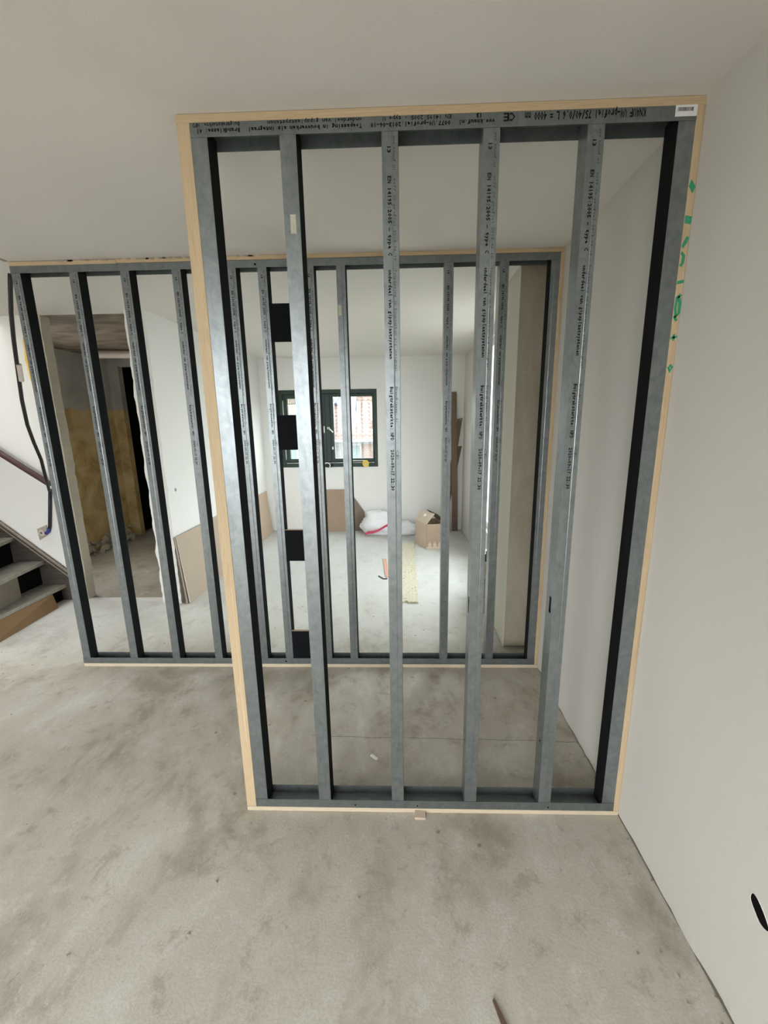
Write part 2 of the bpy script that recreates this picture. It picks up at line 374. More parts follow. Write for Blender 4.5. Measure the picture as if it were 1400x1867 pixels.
def jamb():
    m = MB(); n = 70; vs = []; fs = []
    for i in range(n+1):
        z = H*i/n; e = -4.012 + .012*noise.noise((z*4, 9, 1)) + .01*noise.noise((z*15, 6, 1))
        vs += [(-4.085, 3.762, z), (e, 3.766, z), (e-.004, 3.87, z), (-4.085, 3.87, z)]
    for i in range(n):
        for k in range(4): fs.append((i*4+k, i*4+(k+1) % 4, i*4+4+(k+1) % 4, i*4+4+k))
    fs += [(0, 1, 2, 3), tuple(n*4+k for k in (3, 2, 1, 0))]
    return m.add(vs, fs)
st('trim_1', jamb(), M['raw_plaster'], 'rough bare plaster edge at the left of the dark opening')
st('wall_outer_left', MB().box(-7.1, -7.0, -3.1, .1, 0, 4.6).box(-7.1, -7.0, 1.7, 3.77, 0, 4.6).box(-7.1, -7.0, .1, 1.7, 0, .85).box(-7.1, -7.0, .1, 1.7, 2.15, 4.6), M['wall'])
st('added_left_window', frame_mb_x(-7.08, -7.02, .1, 1.7, .85, 2.15), M['white_paint'])  # unseen window added to brighten the floor on the left
st('wall_near', MB().box(-7.0, -4.2, -3.1, -3.0, 0, H).box(-1.1, 0, -3.1, -3.0, 0, H).box(-4.2, -1.1, -3.1, -3.0, 2.51, H).box(-4.2, -1.1, -3.1, -3.0, 0, .05), M['wall'])
st('wall_stairwell', MB().box(-7.1, -4.42, 2.65, 2.75, H, 4.6).box(-4.42, -4.32, 2.65, 3.87, H+.2, 4.6), M['wall_white'])
st('wall_hall_left', MB().box(-5.25, -5.15, 3.87, 4.0, 0, H).box(-5.25, -5.15, 4.8, 6.2, 0, H).box(-5.25, -5.15, 4.0, 4.8, 0, .75).box(-5.25, -5.15, 4.0, 4.8, 2.1, H), M['hall'], 'stripped hall wall, grey above and ochre below')
st('added_hall_window', frame_mb_x(-5.23, -5.17, 4.0, 4.8, .75, 2.1, .05), M['white_paint'])  # unseen window added to bring daylight into the hall
st('wall_hall_back', MB().box(-5.25, -5.0, 6.2, 6.3, 0, H).box(-4.2, -3.21, 6.2, 6.3, 0, H).box(-5.0, -4.2, 6.2, 6.3, 2.5, H), M['hall'])
st('wall_hall_dark_room', MB().box(-5.2, -5.1, 6.3, 7, 0, H).box(-5.2, -3.9, 7.0, 7.1, 0, H).box(-4.0, -3.9, 6.3, 7, 0, H), M['void'])  # walls coloured black to paint the darkness past the doorway
# rear opening frame behind the camera
w2 = MB().box(-4.2, -1.1, -3.08, -3.02, 2.45, 2.51).box(-4.2, -1.1, -3.08, -3.02, .05, .11)
for x in (-4.2, -2.68, -1.16): w2.box(x, x+.06, -3.08, -3.02, .11, 2.45)
st('window_2', w2, M['white_paint'])
crack = MB()
for i in range(60):
    x = -1.42 + i*.0235; f_ = lambda q: 1.925 + .012*noise.noise((q*6, 2, 2)) + .006*noise.noise((q*31, 5, 2)) - .02*q
    crack.slab([(x, f_(x)-.0006, .0002), (x+.0236, f_(x+.0236)-.0006, .0002), (x+.0236, f_(x+.0236)+.0009, .0002), (x, f_(x)+.0009, .0002)], (0, 0, .0006))
tag(crack.build('hairline_crack', M['riser_grey'], bpy.data.objects['floor']), kind='stuff')
seam = MB()
for i in range(40):
    y = -1.4 + i*.1; seam.box(-3.2+.004*math.sin(i*1.7), -3.186+.004*math.sin(i*2.3), y, y+.102, H-.003, H)
tag(seam.build('ceiling_seam', M['mortar'], bpy.data.objects['ceiling']), kind='stuff')
# column against the right wall
st('wall_chimney_breast', MB().box(-.17, -.001, 2.867, 3.35, .018, H), M['bare'], 'tall bare brown plaster face of the chimney breast')
def skim():
    m = MB(); m.box(-.174, -.1695, 2.864, 3.35, .012, H); return m
sk = skim().build('side_skim', M['mortar'].copy(), bpy.data.objects['wall_chimney_breast'])
sk.data.materials[0] = plaster('cream_side_skim', (.62, .60, .5), .12)

# rubble at the foot of the hall wall
def rubble():
    m = MB(); r = random.Random(3)
    for i in range(90):
        y = 4.6 + r.random()*1.55; x = -5.15 + r.random()**2*.16 + .02; s = .02 + .045*r.random()
        z = max(0, .14*(1-(x+5.15)/.2))*r.random()
        P = [Vector((r.uniform(-1, 1), r.uniform(-1, 1), r.uniform(-.8, .8))).normalized()*s for _ in range(8)]
        b = bmesh.new(); [b.verts.new(p) for p in P]; bmesh.ops.convex_hull(b, input=b.verts[:])
        b.verts.ensure_lookup_table(); idx = {v: k for k, v in enumerate(b.verts)}
        m.add([v.co + Vector((x, y, z+s*.5)) for v in b.verts], [tuple(idx[v] for v in f.verts) for f in b.faces]); b.free()
    return m
tag(rubble().build('plaster_rubble', M['mortar']), 'crumbled plaster rubble along the foot of the dark hall wall', 'rubble', kind='stuff')
hp = MB().tube([(-4.75, 5.35, 2.53), (-4.35, 5.45, 2.535), (-3.3, 5.6, 2.54)], .045, 14).build('ceiling_pipe', M['beige'], smooth=False)
tag(hp, 'pale lagged pipe under the dark hall ceiling', 'pipe')

# ---------------------------------------------------------------- steel profiles
T = .0012
def sheet(m, poly, a0, a1, tr):
    """thin folded sheet: 2-D centre line poly, extruded a0..a1; tr maps (p, q, a) to 3-D"""
    n = len(poly); P = [Vector(p) for p in poly]; L = []
    for i in range(n):
        d0 = (P[i]-P[i-1]).normalized() if i else (P[1]-P[0]).normalized()
        d1 = (P[i+1]-P[i]).normalized() if i < n-1 else d0
        nn = Vector((-(d0.y+d1.y), d0.x+d1.x)); nn = nn.normalized() if nn.length > 1e-6 else Vector((-d0.y, d0.x))
        k = max(.5, nn.dot(Vector((-d0.y, d0.x)))); L.append(nn*(T/2/k))
    ring = [P[i]+L[i] for i in range(n)] + [P[i]-L[i] for i in reversed(range(n))]
    k = len(ring); vs = [tr(p.x, p.y, a0) for p in ring] + [tr(p.x, p.y, a1) for p in ring]
    fs = [(i, (i+1) % k, k+(i+1) % k, k+i) for i in range(k)]
    for j in range(n-1):
        q = (j, j+1, 2*n-2-j, 2*n-1-j); fs += [q, tuple(k+t for t in reversed(q))]
    m.add(vs, fs)
def stud_mesh(x0, y0, z0, z1, wd=.05, dp=.0725, flip=False, hole=None, groove=True):
    """C stud, web at x0 (or at x0+wd when flipped), flanges facing the room"""
    m = MB(); s = -1 if flip else 1; bx = x0+wd if flip else x0
    tr = lambda p, q, a: (bx + s*p, y0 + q, a)
    g = [.0, .0012]
    def fl(q, inn):  # flange with a shallow groove
        if not groove: return [(0, q), (wd, q)]
        return [(0, q), (wd*.60, q), (wd*.645, q+inn*.0009), (wd*.69, q), (wd, q)]
    front = [(wd, .007)] + [(wd, 0)] + fl(0, 1)[::-1][1:]
    back = fl(dp, -1) + [(wd, dp-.007)]
    if hole is None:
        sheet(m, front + back, z0, z1, tr)
    else:
        sheet(m, front + [(0, .012)], z0, z1, tr); sheet(m, [(0, dp-.012)] + back, z0, z1, tr)
        a, b = hole; ya, yb = .018, .040
        for (q0, q1, h0, h1) in ((.012, dp-.012, z0, a), (.012, dp-.012, b, z1), (.012, ya, a, b), (yb, dp-.012, a, b)):
            sheet(m, [(0, q0), (0, q1)], h0, h1, tr)
    return m
def track_mesh(x0, x1, y0, zweb, up, dp=.075, fl=.038):
    m = MB(); s = 1 if up else -1
    tr = lambda p, q, a: (a, y0 + q, zweb + s*p)
    sheet(m, [(fl, 0), (0, 0), (0, .022), (.002, .025), (.002, dp-.025), (0, dp-.022), (0, dp), (fl, dp)], x0, x1, tr); return m

_glyph = {}
def glyph(ch, bold):
    if (ch, bold) in _glyph: return _glyph[(ch, bold)]
    c = bpy.data.curves.new('lettering', 'FONT'); c.body = ch; c.resolution_u = 1; c.offset = bold
    o = bpy.data.objects.new('lettering_source', c); C.objects.link(o); bpy.context.view_layer.update()
    me = bpy.data.meshes.new_from_object(o.evaluated_get(bpy.context.evaluated_depsgraph_get()))
    bpy.data.objects.remove(o); bpy.data.curves.remove(c)
    vs = [(v.co.x, v.co.y) for v in me.vertices]; fs = [tuple(p.vertices) for p in me.polygons]; bpy.data.meshes.remove(me)
    _glyph[(ch, bold)] = (vs, fs); return vs, fs
def text_mesh(s, length, height, bold=0.02):
    """printer-style lettering: every character in a cell of the same width"""
    V = []; F = []; cell = length/len(s)
    for i, ch in enumerate(s):
        if ch == ' ': continue
        vs, fs = glyph(ch, bold); x0 = min(v[0] for v in vs); x1 = max(v[0] for v in vs); wd_ = max(x1-x0, 1e-4)
        k = cell*.92/wd_ if wd_ > .28 else cell*.92/.55
        n = len(V); V += [((v[0]-(x0+x1)/2)*k + (i+.5)*cell, v[1]/.72*height) for v in vs]; F += [tuple(q+n for q in f) for f in fs]
    return V, F
class Letters:
    def __init__(s): s.m = MB()
    def down(s, t, x, y, z0, z1, h, bold=.04):      # reads downward, glyph tops to the right
        me = text_mesh(t, abs(z0-z1), h, bold)
        s.m.add([(x + v[1], y, z0 - v[0]) for v in me[0]], me[1])
    def upside(s, t, x0, x1, y, ztop, h, bold=.04): # upside-down line, starts at the right
        me = text_mesh(t, abs(x0-x1), h, bold)
        s.m.add([(x0 - v[0], y, ztop - v[1]) for v in me[0]], me[1])
def stud_letters(x, y, main, faint):
    a = Letters(); b = Letters(); xm = x + .0165; xf = x + .034
    a.down('13', xm, y, 2.500, 2.478, .011)
    a.down('EN 14195:2005 - type C', xm, y, 2.417, 2.19, .0115)
    a.down('onderdeel van gipsplaatsystemen', xm-.001, y, 2.150, 1.872, .0115)
    a.down('Buigtreksterkte: NPD', xm-.001, y, 1.782, 1.598, .0115)
    a.down('2020-09-17 22:30', xm-.001, y, 1.566, 1.418, .0115)
    b.down('www.knauf.nl', xf, y, 2.525, 2.43, .0085, .015)
    b.down('0077.CW-profiel.2013-06-10', xf, y, 2.41, 2.175, .0085, .015)
    b.down('Toepassing in bouwwerken als integraal', xf, y, 2.150, 1.83, .0085, .015)
    b.down('Brandklasse: A1', xf, y, 1.782, 1.66, .0085, .015)
    b.down('CE', xf, y, 1.566, 1.53, .010, .0)
    return a.m, b.m

# ---------------------------------------------------------------- front frame
ff = empty('stud_frame', (-.8, D1, 0), 'narrow galvanised stud frame with wooden battens standing nearest the camera', 'stud frame')
MB().box(-1.607, -.0, D1, D1+.075, H-.024, H-.001).build('batten', M['pine_x'], ff, bevel=.001)['label'] = 'top pine batten under the ceiling'
MB().box(-1.607, -1.566, D1, D1+.075, .022, H-.024).build('batten', M['pine_z'], ff, bevel=.001)['label'] = 'wide upright pine batten at the free left end'
fr_b = MB().box(-.023, -.001, D1, D1+.075, .022, H-.024).build('batten', M['pine_z'], ff, bevel=.001); fr_b['label'] = 'upright pine batten against the right wall with green marks'
MB().box(-1.607, -.001, D1-.001, D1+.075, .001, .021).build('batten', M['pine_pale'], ff, bevel=.001)['label'] = 'pale bottom pine batten on the floor'
tt = track_mesh(-1.566, -.023, D1+.0005, H-.0255, False).build('top_track', M['track'], ff)
track_mesh(-1.566, -.023, D1+.0005, .0225, True).build('bottom_track', M['track'], ff)
for x in (-1.13, -.86, -.3):
    MB().tube([(x, D1-.0008, .036), (x, D1+.0015, .036)], .0035, 10).build('screw_hole', M['void'], ff)
front_studs = [(-1.565, 'end'), (-1.287, 'plain'), (-.970, 'text'), (-.658, 'web'), (-.342, 'web'), (-.073, 'last')]
yS = D1 + .0022
for x, k in front_studs:
    s = stud_mesh(x, yS, .026, H-.029, hole=(.925, .992) if k == 'web' else None, flip=(k == 'last'), groove=k in ('text', 'web')).build('stud', M['steel'], ff)
    if k == 'last': MB().box(x-.0012, x+.001, yS+.001, yS+.0715, .03, H-.035).build('black_strip', M['black'], s)
    else: MB().box(x+.0485, x+.0512, yS+.0012, yS+.0715, .03, H-.035).build('black_strip', M['black'], s)  # black strip across the open side of the stud
    if k in ('text', 'web'):
        a, b = stud_letters(x, yS-.0009, 0, 0)
        a.build('lettering', M['ink'], s); b.build('lettering', M['faint_ink'], s)
        s['label'] = 'stud with black printed lettering down its face'
        hl = Letters(); hm = text_mesh('H', .016, .020, .03)
        hl.m.add([(x-.0011 if k == 'web' else x, yS+.024+v[0], .33+v[1]) for v in hm[0]], hm[1])
        if k == 'web': hl.m.build('punched_mark', M['void'], s)
    if k == 'plain':
        MB().box(x+.019, x+.037, yS-.0014, yS-.0004, 2.262, 2.317).build('label_sticker', M['worn_label'], s)['label'] = 'worn pale sticker remnant'
tl = Letters(); yt = D1 - .0008
tl.upside('KNAUF UW-profiel 75/40/0,6 L = 4000 mm', -.175, -.536, yt, 2.571, .0215, .03)
tl.upside('CE', -.563, -.600, yt, 2.571, .021, .03)
tl.upside('www.knauf.nl', -.625, -.735, yt, 2.5575, .0115)
tl.upside('13', -.664, -.682, yt, 2.5735, .0115)
tl.upside('0077.UW-profiel.2013-06-10', -.759, -1.004, yt, 2.5575, .0115)
tl.upside('EN 14195:2005 - type U', -.757, -.966, yt, 2.5735, .0115, .015)
tl.upside('Toepassing in bouwwerken als integraal', -1.030, -1.383, yt, 2.5575, .0115)
tl.upside('onderdeel van gipsplaatsystemen', -1.030, -1.322, yt, 2.5735, .0115, .015)
tl.upside('Brandklasse: A1', -1.408, -1.545, yt, 2.5575, .0115)
tl.upside('Buigtreksterkte: NPD', -1.408, -1.556, yt, 2.5735, .0115, .015)
tl.m.build('lettering', M['ink'], tt)
ls = MB().box(-.088, -.024, D1-.0012, D1, 2.547, 2.576).build('label_sticker', M['label_white'], tt); ls['label'] = 'small white barcode sticker'
bc = MB(); rb = random.Random(4); xx = -.082
while xx < -.036:
    ww = rb.choice((.0006, .001, .0016)); bc.box(xx, xx+ww, D1-.0016, D1-.0011, 2.560, 2.570); xx += ww + rb.choice((.0006, .001, .0014))
bc.build('barcode', M['ink'], tt)
# green marker strokes on the right upright batten
gy = D1-.0009
def stroke(pts, wdt):
    gm = MB()
    P = [Vector((p[0], 0, p[1])) for p in pts]; vs = []
    for i, p in enumerate(P):
        d = (P[min(i+1, len(P)-1)]-P[max(i-1, 0)]).normalized(); n = Vector((-d.z, 0, d.x))*wdt/2
        for q in (p+n, p-n): vs.append((min(-.0015, max(-.0225, q.x)), gy, q.z))
    n = len(P); vs += [(a, gy+.0008, c) for a, b, c in vs]
    fs = []
    for i in range(n-1):
        a = 2*i; fs += [(a, a+1, a+3, a+2), (2*n+a, 2*n+a+2, 2*n+a+3, 2*n+a+1), (a, a+2, 2*n+a+2, 2*n+a), (a+1, 2*n+a+1, 2*n+a+3, a+3)]
    gm.add(vs, fs).build('green_mark', M['green_paint'], fr_b)
stroke([(-.024, 2.372), (-.001, 2.352)], .024); stroke([(-.024, 2.272), (-.001, 2.268)], .022)
stroke([(-.004, 2.222), (-.012, 2.208), (-.022, 2.192)], .012); stroke([(-.022, 2.178), (-.012, 2.168), (-.013, 2.148), (-.02, 2.138)], .010)
stroke([(-.024, 2.090), (-.001, 2.094)], .010)
stroke([(-.006, 2.055), (-.016, 2.045), (-.019, 2.015), (-.014, 1.985), (-.005, 1.998), (-.006, 2.03), (-.012, 2.05)], .009); stroke([(-.02, 1.99), (-.01, 1.975)], .009)
stroke([(-.023, 1.922), (-.001, 1.926)], .007); stroke([(-.012, 1.934), (-.012, 1.914)], .007)
stroke([(-.018, 1.832), (-.012, 1.815), (-.006, 1.83), (-.014, 1.838)], .009)

# ---------------------------------------------------------------- rear frame
rf = empty('stud_frame', (-1.6, D2, 0), 'wide galvanised stud frame farther back with black blocks between two studs', 'stud frame')
XL = -3.180
MB().box(XL, -2.55, D2, D2+.075, H-.025, H-.003).build('batten', M['pine_x'], rf, bevel=.001)['label'] = 'top pine batten, left length'
MB().box(-2.55, -.001, D2+.001, D2+.075, H-.023, H-.001).build('batten', M['pine_x'], rf, bevel=.001)['label'] = 'top pine batten, long right length'
MB().box(-.023, -.001, D2, D2+.075, .026, H-.024).build('batten', M['pine_z'], rf, bevel=.001)['label'] = 'upright pine batten against the right wall'
MB().box(XL, -.001, D2-.001, D2+.075, .001, .0245).build('batten', M['pine_pale'], rf, bevel=.001)['label'] = 'pale bottom pine batten on the floor'
track_mesh(XL, -.023, D2+.0005, H-.026, False).build('top_track', M['track'], rf)
track_mesh(XL, -.023, D2+.0005, .026, True, fl=.042).build('bottom_track', M['track'], rf)
for x, z in ((-1.745, 2.552), (-1.735, .045)):
    MB().tube([(x, D2-.0012, z), (x, D2+.0015, z)], .006, 10).build('screw_hole', M['void'], rf)
yR = D2 + .0022
rear = [(-3.177, 't'), (-2.836, 't'), (-2.534, 't'), (-2.232, 't'), (-1.912, 't'), (-1.734, 't'), (-1.463, 't'), (-1.283, 's'), (-.668, 't'), (-.358, 't'), (-.073, 'last')]
ra = rb_ = None
for x, k in rear:
    s = stud_mesh(x, yR, .03, H-.03, flip=(k == 'last')).build('stud', M['steel'], rf)
    if k == 'last': MB().box(x-.0012, x+.001, yR+.001, yR+.0715, .035, H-.035).build('black_strip', M['black'], s)
    else: MB().box(x+.0485, x+.0512, yR+.0012, yR+.0715, .035, H-.035).build('black_strip', M['black'], s)  # same black strip on the rear studs
    if k == 't':
        a, b = stud_letters(x, yR-.0009, 0, 0); a.build('lettering', M['ink'], s); b.build('lettering', M['faint_ink'], s)
    if k == 's':
        MB().box(x+.004, x+.022, yR-.0014, yR-.0004, 2.272, 2.328).build('label_sticker', M['worn_label'], s)['label'] = 'worn pale sticker remnant'
for z0, z1, ed in ((2.137, 2.345, 0), (1.503, 1.714, 0), (.777, .986, 1), (.069, .272, 1)):
    p = MB().box(-1.683, -1.464, yR+.001, yR+.019, z0, z1).build('plywood_block', M['ply_film'], rf)
    p['label'] = 'black film-faced plywood block'
    if ed: MB().box(-1.683, -1.464, yR+.001, yR+.019, z1, z1+.002).build('bare_edge', M['ply_edge'], p)
# orange foam blobs squeezed above the top batten
fb = MB(); r5 = random.Random(5)
for i in range(26):
    x = -2.9 + i*.045 + r5.uniform(-.02, .02)
    if x > -1.75: break
    fb.box(x, x+r5.uniform(.01, .05), D2-.003, D2, H-.006-r5.random()*.004, H-.001)
fb.build('plaster_smear', M['mortar'], rf)

# small wooden wedge in front of the front frame
wd = MB().slab([(-.872, D1-.034, 0.0), (-.826, D1-.034, 0.0), (-.826, D1-.034, .009), (-.872, D1-.034, .012)], (0, .032, .004)).build('wooden_wedge', M['card_light'], bevel=.001)
tag(wd, 'small pine wedge on the floor against the bottom batten of the nearest frame', 'wedge')

# ---------------------------------------------------------------- window in the far wall
WX0, WX1, WZ0, WZ1 = -2.758, -1.294, 1.002, 2.150
win = empty('window_1', (-2.02, D3, WZ0)); win['kind'] = 'structure'; win['label'] = 'dark green painted two-casement window in the white far wall'
yf = D3+.02
def frame_mb(x0, x1, z0, z1, l, r_, b, t, y0, y1):
    return MB().box(x0, x0+l, y0, y1, z0, z1).box(x1-r_, x1, y0, y1, z0, z1).box(x0+l, x1-r_, y0, y1, z0, z0+b).box(x0+l, x1-r_, y0, y1, z1-t, z1)
frame_mb(WX0, WX1, WZ0, WZ1, .05, .05, .075, .06, D3+.004, D3+.12).build('window_frame', M['green_frame'], win, bevel=.004)
MB().box(-2.075, -2.005, D3+.02, D3+.12, WZ0+.075, WZ1-.06).build('mullion', M['green_frame'], win, bevel=.004)
s1 = frame_mb(WX0+.052, -2.077, WZ0+.078, WZ1-.062, .062, .05, .05, .06, yf+.005, yf+.06).build('casement', M['green_frame'], win, bevel=.004); s1['label'] = 'left casement, slightly gapped'
s2 = frame_mb(-2.003, WX1-.052, WZ0+.078, WZ1-.062, .05, .02, .05, .04, yf+.005, yf+.06).build('casement', M['green_frame'], win, bevel=.004); s2['label'] = 'right casement'
MB().box(WX0+.11, -2.13, yf+.03, yf+.036, WZ0+.125, WZ1-.118).build('pane', M['glass'], s1)
MB().box(-1.955, WX1-.07, yf+.03, yf+.036, WZ0+.125, WZ1-.10).build('pane', M['glass'], s2)
vg = MB()
vg.box(WX0+.112, -2.128, yf+.012, yf+.03, 2.028, 2.036).box(WX0+.112, -2.128, yf+.012, yf+.03, 1.945, 1.957)
for i in range(19): vg.box(WX0+.114+i*.0272, WX0+.128+i*.0272, yf+.014, yf+.03, 1.957, 2.028)
vg.build('vent_grille', M['beige'], s1)['label'] = 'pale ventilation grille along the top'
MB().box(WX0+.051, WX0+.056, D3, D3+.03, 1.12, 2.0).build('putty_line', M['white_paint'], win)
MB().box(WX0, WX1, D3-.006, D3+.01, WZ0-.022, WZ0).build('window_sill', M['white_paint'], win)
hm_ = MB().box(-2.045, -2.015, D3-.03, D3+.02, 1.575, 1.605)
hm_.build('handle_plate', M['white_paint'], win)
MB().slab([(-2.035, D3-.03, 1.585), (-2.02, D3-.03, 1.60), (-1.955, D3-.03, 1.535), (-1.965, D3-.03, 1.52)], (0, .012, 0)).build('handle', M['white_paint'], win)
MB().box(-2.105, -2.09, D3+.0, D3+.02, 1.52, 1.62).build('handle', M['white_paint'], win)
MB().box(-1.99, -1.97, D3+.0, D3+.02, 1.27, 1.31).build('latch', M['white_paint'], win)
MB().box(-2.45, -2.2, D3-.003, D3+.008, 1.09, 1.10).box(-1.72, -1.5, D3-.003, D3+.008, 1.09, 1.10).box(-2.7, -1.35, D3-.004, D3+.004, 1.065, 1.070).build('stay_bar', M['white_paint'], win)

# things on the sill
MB_y = MB()
tp = empty('tape_roll', (-1.475, 6.36, 1.002), 'round yellow tape measure lying on the ledge of the green window, right side', 'tape measure')
m = MB(); ring = [(-1.475+.05*math.cos(a), 6.335, 1.055+.05*math.sin(a)) for a in [2*math.pi*k/22 for k in range(22)]]
m.slab(ring, (0, .035, 0)).build('case', M['yellow'], tp, bevel=.006)
m = MB(); ring = [(-1.475+.02*math.cos(a), 6.331, 1.05+.02*math.sin(a)) for a in [2*math.pi*k/18 for k in range(18)]]
m.slab(ring, (0, .005, 0)).build('hub', M['beige'], tp, bevel=.001)
MB().box(-1.443, -1.428, 6.34, 6.362, 1.012, 1.03).build('tongue', M['metal_dark'], tp)
gl = empty('work_glove', (-2.05, 6.35, 1.0), 'dark work glove with a white cuff on the ledge of the green window, centre', 'glove')
m = MB(); m.tube([(-2.16, 6.36, 1.035), (-2.11, 6.35, 1.04), (-2.05, 6.345, 1.03), (-2.0, 6.35, 1.02)], .02, 10, rs=[.01, .022, .03, .018])
m.tube([(-2.15, 6.36, 1.06), (-2.1, 6.35, 1.06), (-2.04, 6.35, 1.055)], .01, 8, rs=[.006, .011, .012]); m.tube([(-2.02, 6.35, 1.04), (-1.98, 6.345, 1.06)], .01, 8)
m.build('palm', M['cable'], gl, smooth=True)
m = MB(); m.tube([(-2.06+.045*math.cos(a), 6.325, 1.035+.04*math.sin(a)) for a in [math.radians(d) for d in range(-50, 171, 20)]], .007, 8).build('cuff', M['white_paint'], gl, smooth=True)

# ---------------------------------------------------------------- buildings seen through the window
hs = empty('house', (-2.5, 14, -3), 'brick house with orange tiled roof beyond the right window pane', 'house')
MB().box(-3.35, 3.0, 14, 14.2, -3, 1.05).build('wall', M['brick'], hs)
rm = MB(); nrow = 26
for i in range(nrow):
    a, b = i/nrow, (i+1)/nrow; y0, z0, y1, z1 = 13.8+3.4*a, 1.1+3.4*a, 13.8+3.4*b, 1.1+3.4*b
    rm.add([(-3.35, y0, z0+.03), (3, y0, z0+.03), (3, y1, z1), (-3.35, y1, z1), (-3.35, y0, z0-.02), (3, y0, z0-.02)], [(0, 1, 2, 3), (4, 5, 1, 0)])
    for k in range(32):
        x = -3.35+k*.2; rm.add([(x, y0, z0+.03), (x+.05, y0-.01, z0+.065), (x+.1, y0, z0+.03), (x, y1, z1), (x+.05, y1-.01, z1+.035), (x+.1, y1, z1)], [(0, 1, 4, 3), (1, 2, 5, 4), (0, 2, 1)])
tag(rm.build('roof_tiles', M['tiles'], hs), kind='stuff')
MB().tube([(-3.4, 13.72, 1.09), (3, 13.72, 1.09)], .05, 8).build('gutter', M['ext_white'], hs)
MB().box(-3.35, 3, 13.96, 14.0, .98, 1.05).build('fascia', M['ext_white'], hs)
for x0, x1, mt in ((-3.3, -2.78, 'ext_white'), (-2.66, -2.28, 'ext_glass')):
    f = frame_mb(x0, x1, .1, .98, .05, .05, .05, .05, 13.96, 14.02).build('window', M['ext_white'], hs)
    MB().box(x0+.05, x1-.05, 13.985, 13.99, .15, .93).build('pane', M['ext_glass'], f)
    if mt == 'ext_white':
        cm = MB()
        for k in range(9): cm.box(x0+.06+k*.045, x0+.085+k*.045, 13.97, 13.984, .15, .93)
        cm.build('curtain', M['ext_white'], f)
so = MB().slab([(-3.3, 14.9, 2.28), (-2.75, 14.9, 2.28), (-2.75, 15.7, 3.08), (-3.3, 15.7, 3.08)], (0, -.06, .06)).build('roof_panel', M['slate'], hs)
MB().tube([(-3.3, 14.83, 2.33), (-2.75, 15.6, 3.14)], .03, 6).build('frame_bar', M['ext_white'], so)
MB().slab([(-2.72, 14.5, 2.0), (-2.5, 14.5, 2.0), (-2.5, 15.6, 3.0), (-2.72, 15.6, 3.0)], (0, -.05, .05)).build('roof_panel', M['slate'], hs)
MB().box(-2.68, -2.45, 14.1, 14.7, 1.5, 2.05).build('dormer_cheek', M['ext_white'], hs)
h2 = empty('house', (-4.6, 14, -3), 'cream rendered house beyond the left window pane', 'house')
MB().box(-6.5, -3.4, 13.6, 14, -3, 4.5).build('wall', M['cream'], h2)
f = frame_mb(-4.75, -4.3, .45, 1.0, .05, .05, .05, .05, 13.56, 13.6).build('window', M['ext_white'], h2); MB().box(-4.7, -4.35, 13.58, 13.59, .5, .95).build('pane', M['ext_glass'], f)
f = frame_mb(-3.85, -3.55, .3, 1.2, .05, .05, .05, .05, 13.56, 13.6).build('window', M['ext_white'], h2); MB().box(-3.8, -3.6, 13.58, 13.59, .35, 1.15).build('pane', M['ext_glass'], f)
st('ground', MB().box(-60, 60, 7.2, 80, -3.1, -3).box(.6, 60, -60, 7.2, -3.1, -3).box(-60, .6, -60, -3.2, -.25, -.15).box(-60, -7.2, -3.2, 80, -.25, -.15), M['ground'])

# ---------------------------------------------------------------- things in the back room
# flattened cartons against the far wall
def lean(x0, x1, ybase, ytop, z1, th, xs=0.0, z1b=None):
    z1b = z1 if z1b is None else z1b
    return MB().slab([(x0, ybase, .001), (x1, ybase, .001), (x1+xs, ytop, z1b), (x0+xs, ytop, z1)], (0, th, 0))
c1 = empty('flattened_carton', (-2.0, 6.34, 0), 'folded brown cardboard carton leaning under the green window, left one', 'cardboard')
lean(-2.26, -2.13, 6.33, 6.385, .65, .012).build('flap', M['card'], c1)
lean(-2.125, -1.74, 6.32, 6.38, .655, .014).build('panel', M['card'], c1)
c2 = lean(-1.72, -1.50, 6.36, 6.39, .62, .012, -.02, .30).build('cardboard_sheet', M['card_dark'])
tag(c2, 'dark cardboard sheet sagging behind the folded carton, beside the white bag', 'cardboard')
# hardboard sheet against the left wall
hb = MB().slab([(-2.96, 5.45, .001), (-2.96, 6.31, .001), (-3.02, 6.33, .655), (-3.02, 5.45, .655)], (-.006, 0, 0)).build('hardboard_sheet', M['hardboard'])
tag(hb, 'light brown hardboard sheet leaning in the far left corner', 'board')
# plasterboard sheets against the left wall
for i, (dx, yy, lab) in enumerate(((0, 3.66, 'tan paper-faced plasterboard sheet leaning on the left wall, outermost'), (-.024, 3.64, 'tan plasterboard sheet hidden behind the outermost leaning one'))):
    e = empty('plasterboard_sheet', (-2.96+dx, 4.2, 0), lab, 'plasterboard')
    MB().slab([(-2.945+dx, yy, .001), (-2.945+dx, 5.0, .001), (-3.0+dx*.6, 5.0, .655), (-3.0+dx*.6, yy, .655)], (-.0015, 0, 0)).build('paper_face', M['board_face'], e)
    MB().slab([(-2.9468+dx, yy+.001, .001), (-2.9468+dx, 4.999, .001), (-3.0018+dx*.6, 4.999, .654), (-3.0018+dx*.6, yy+.001, .654)], (-.009, 0, 0)).build('gypsum_core', M['board_core'] if i == 0 else M['card_dark'], e)
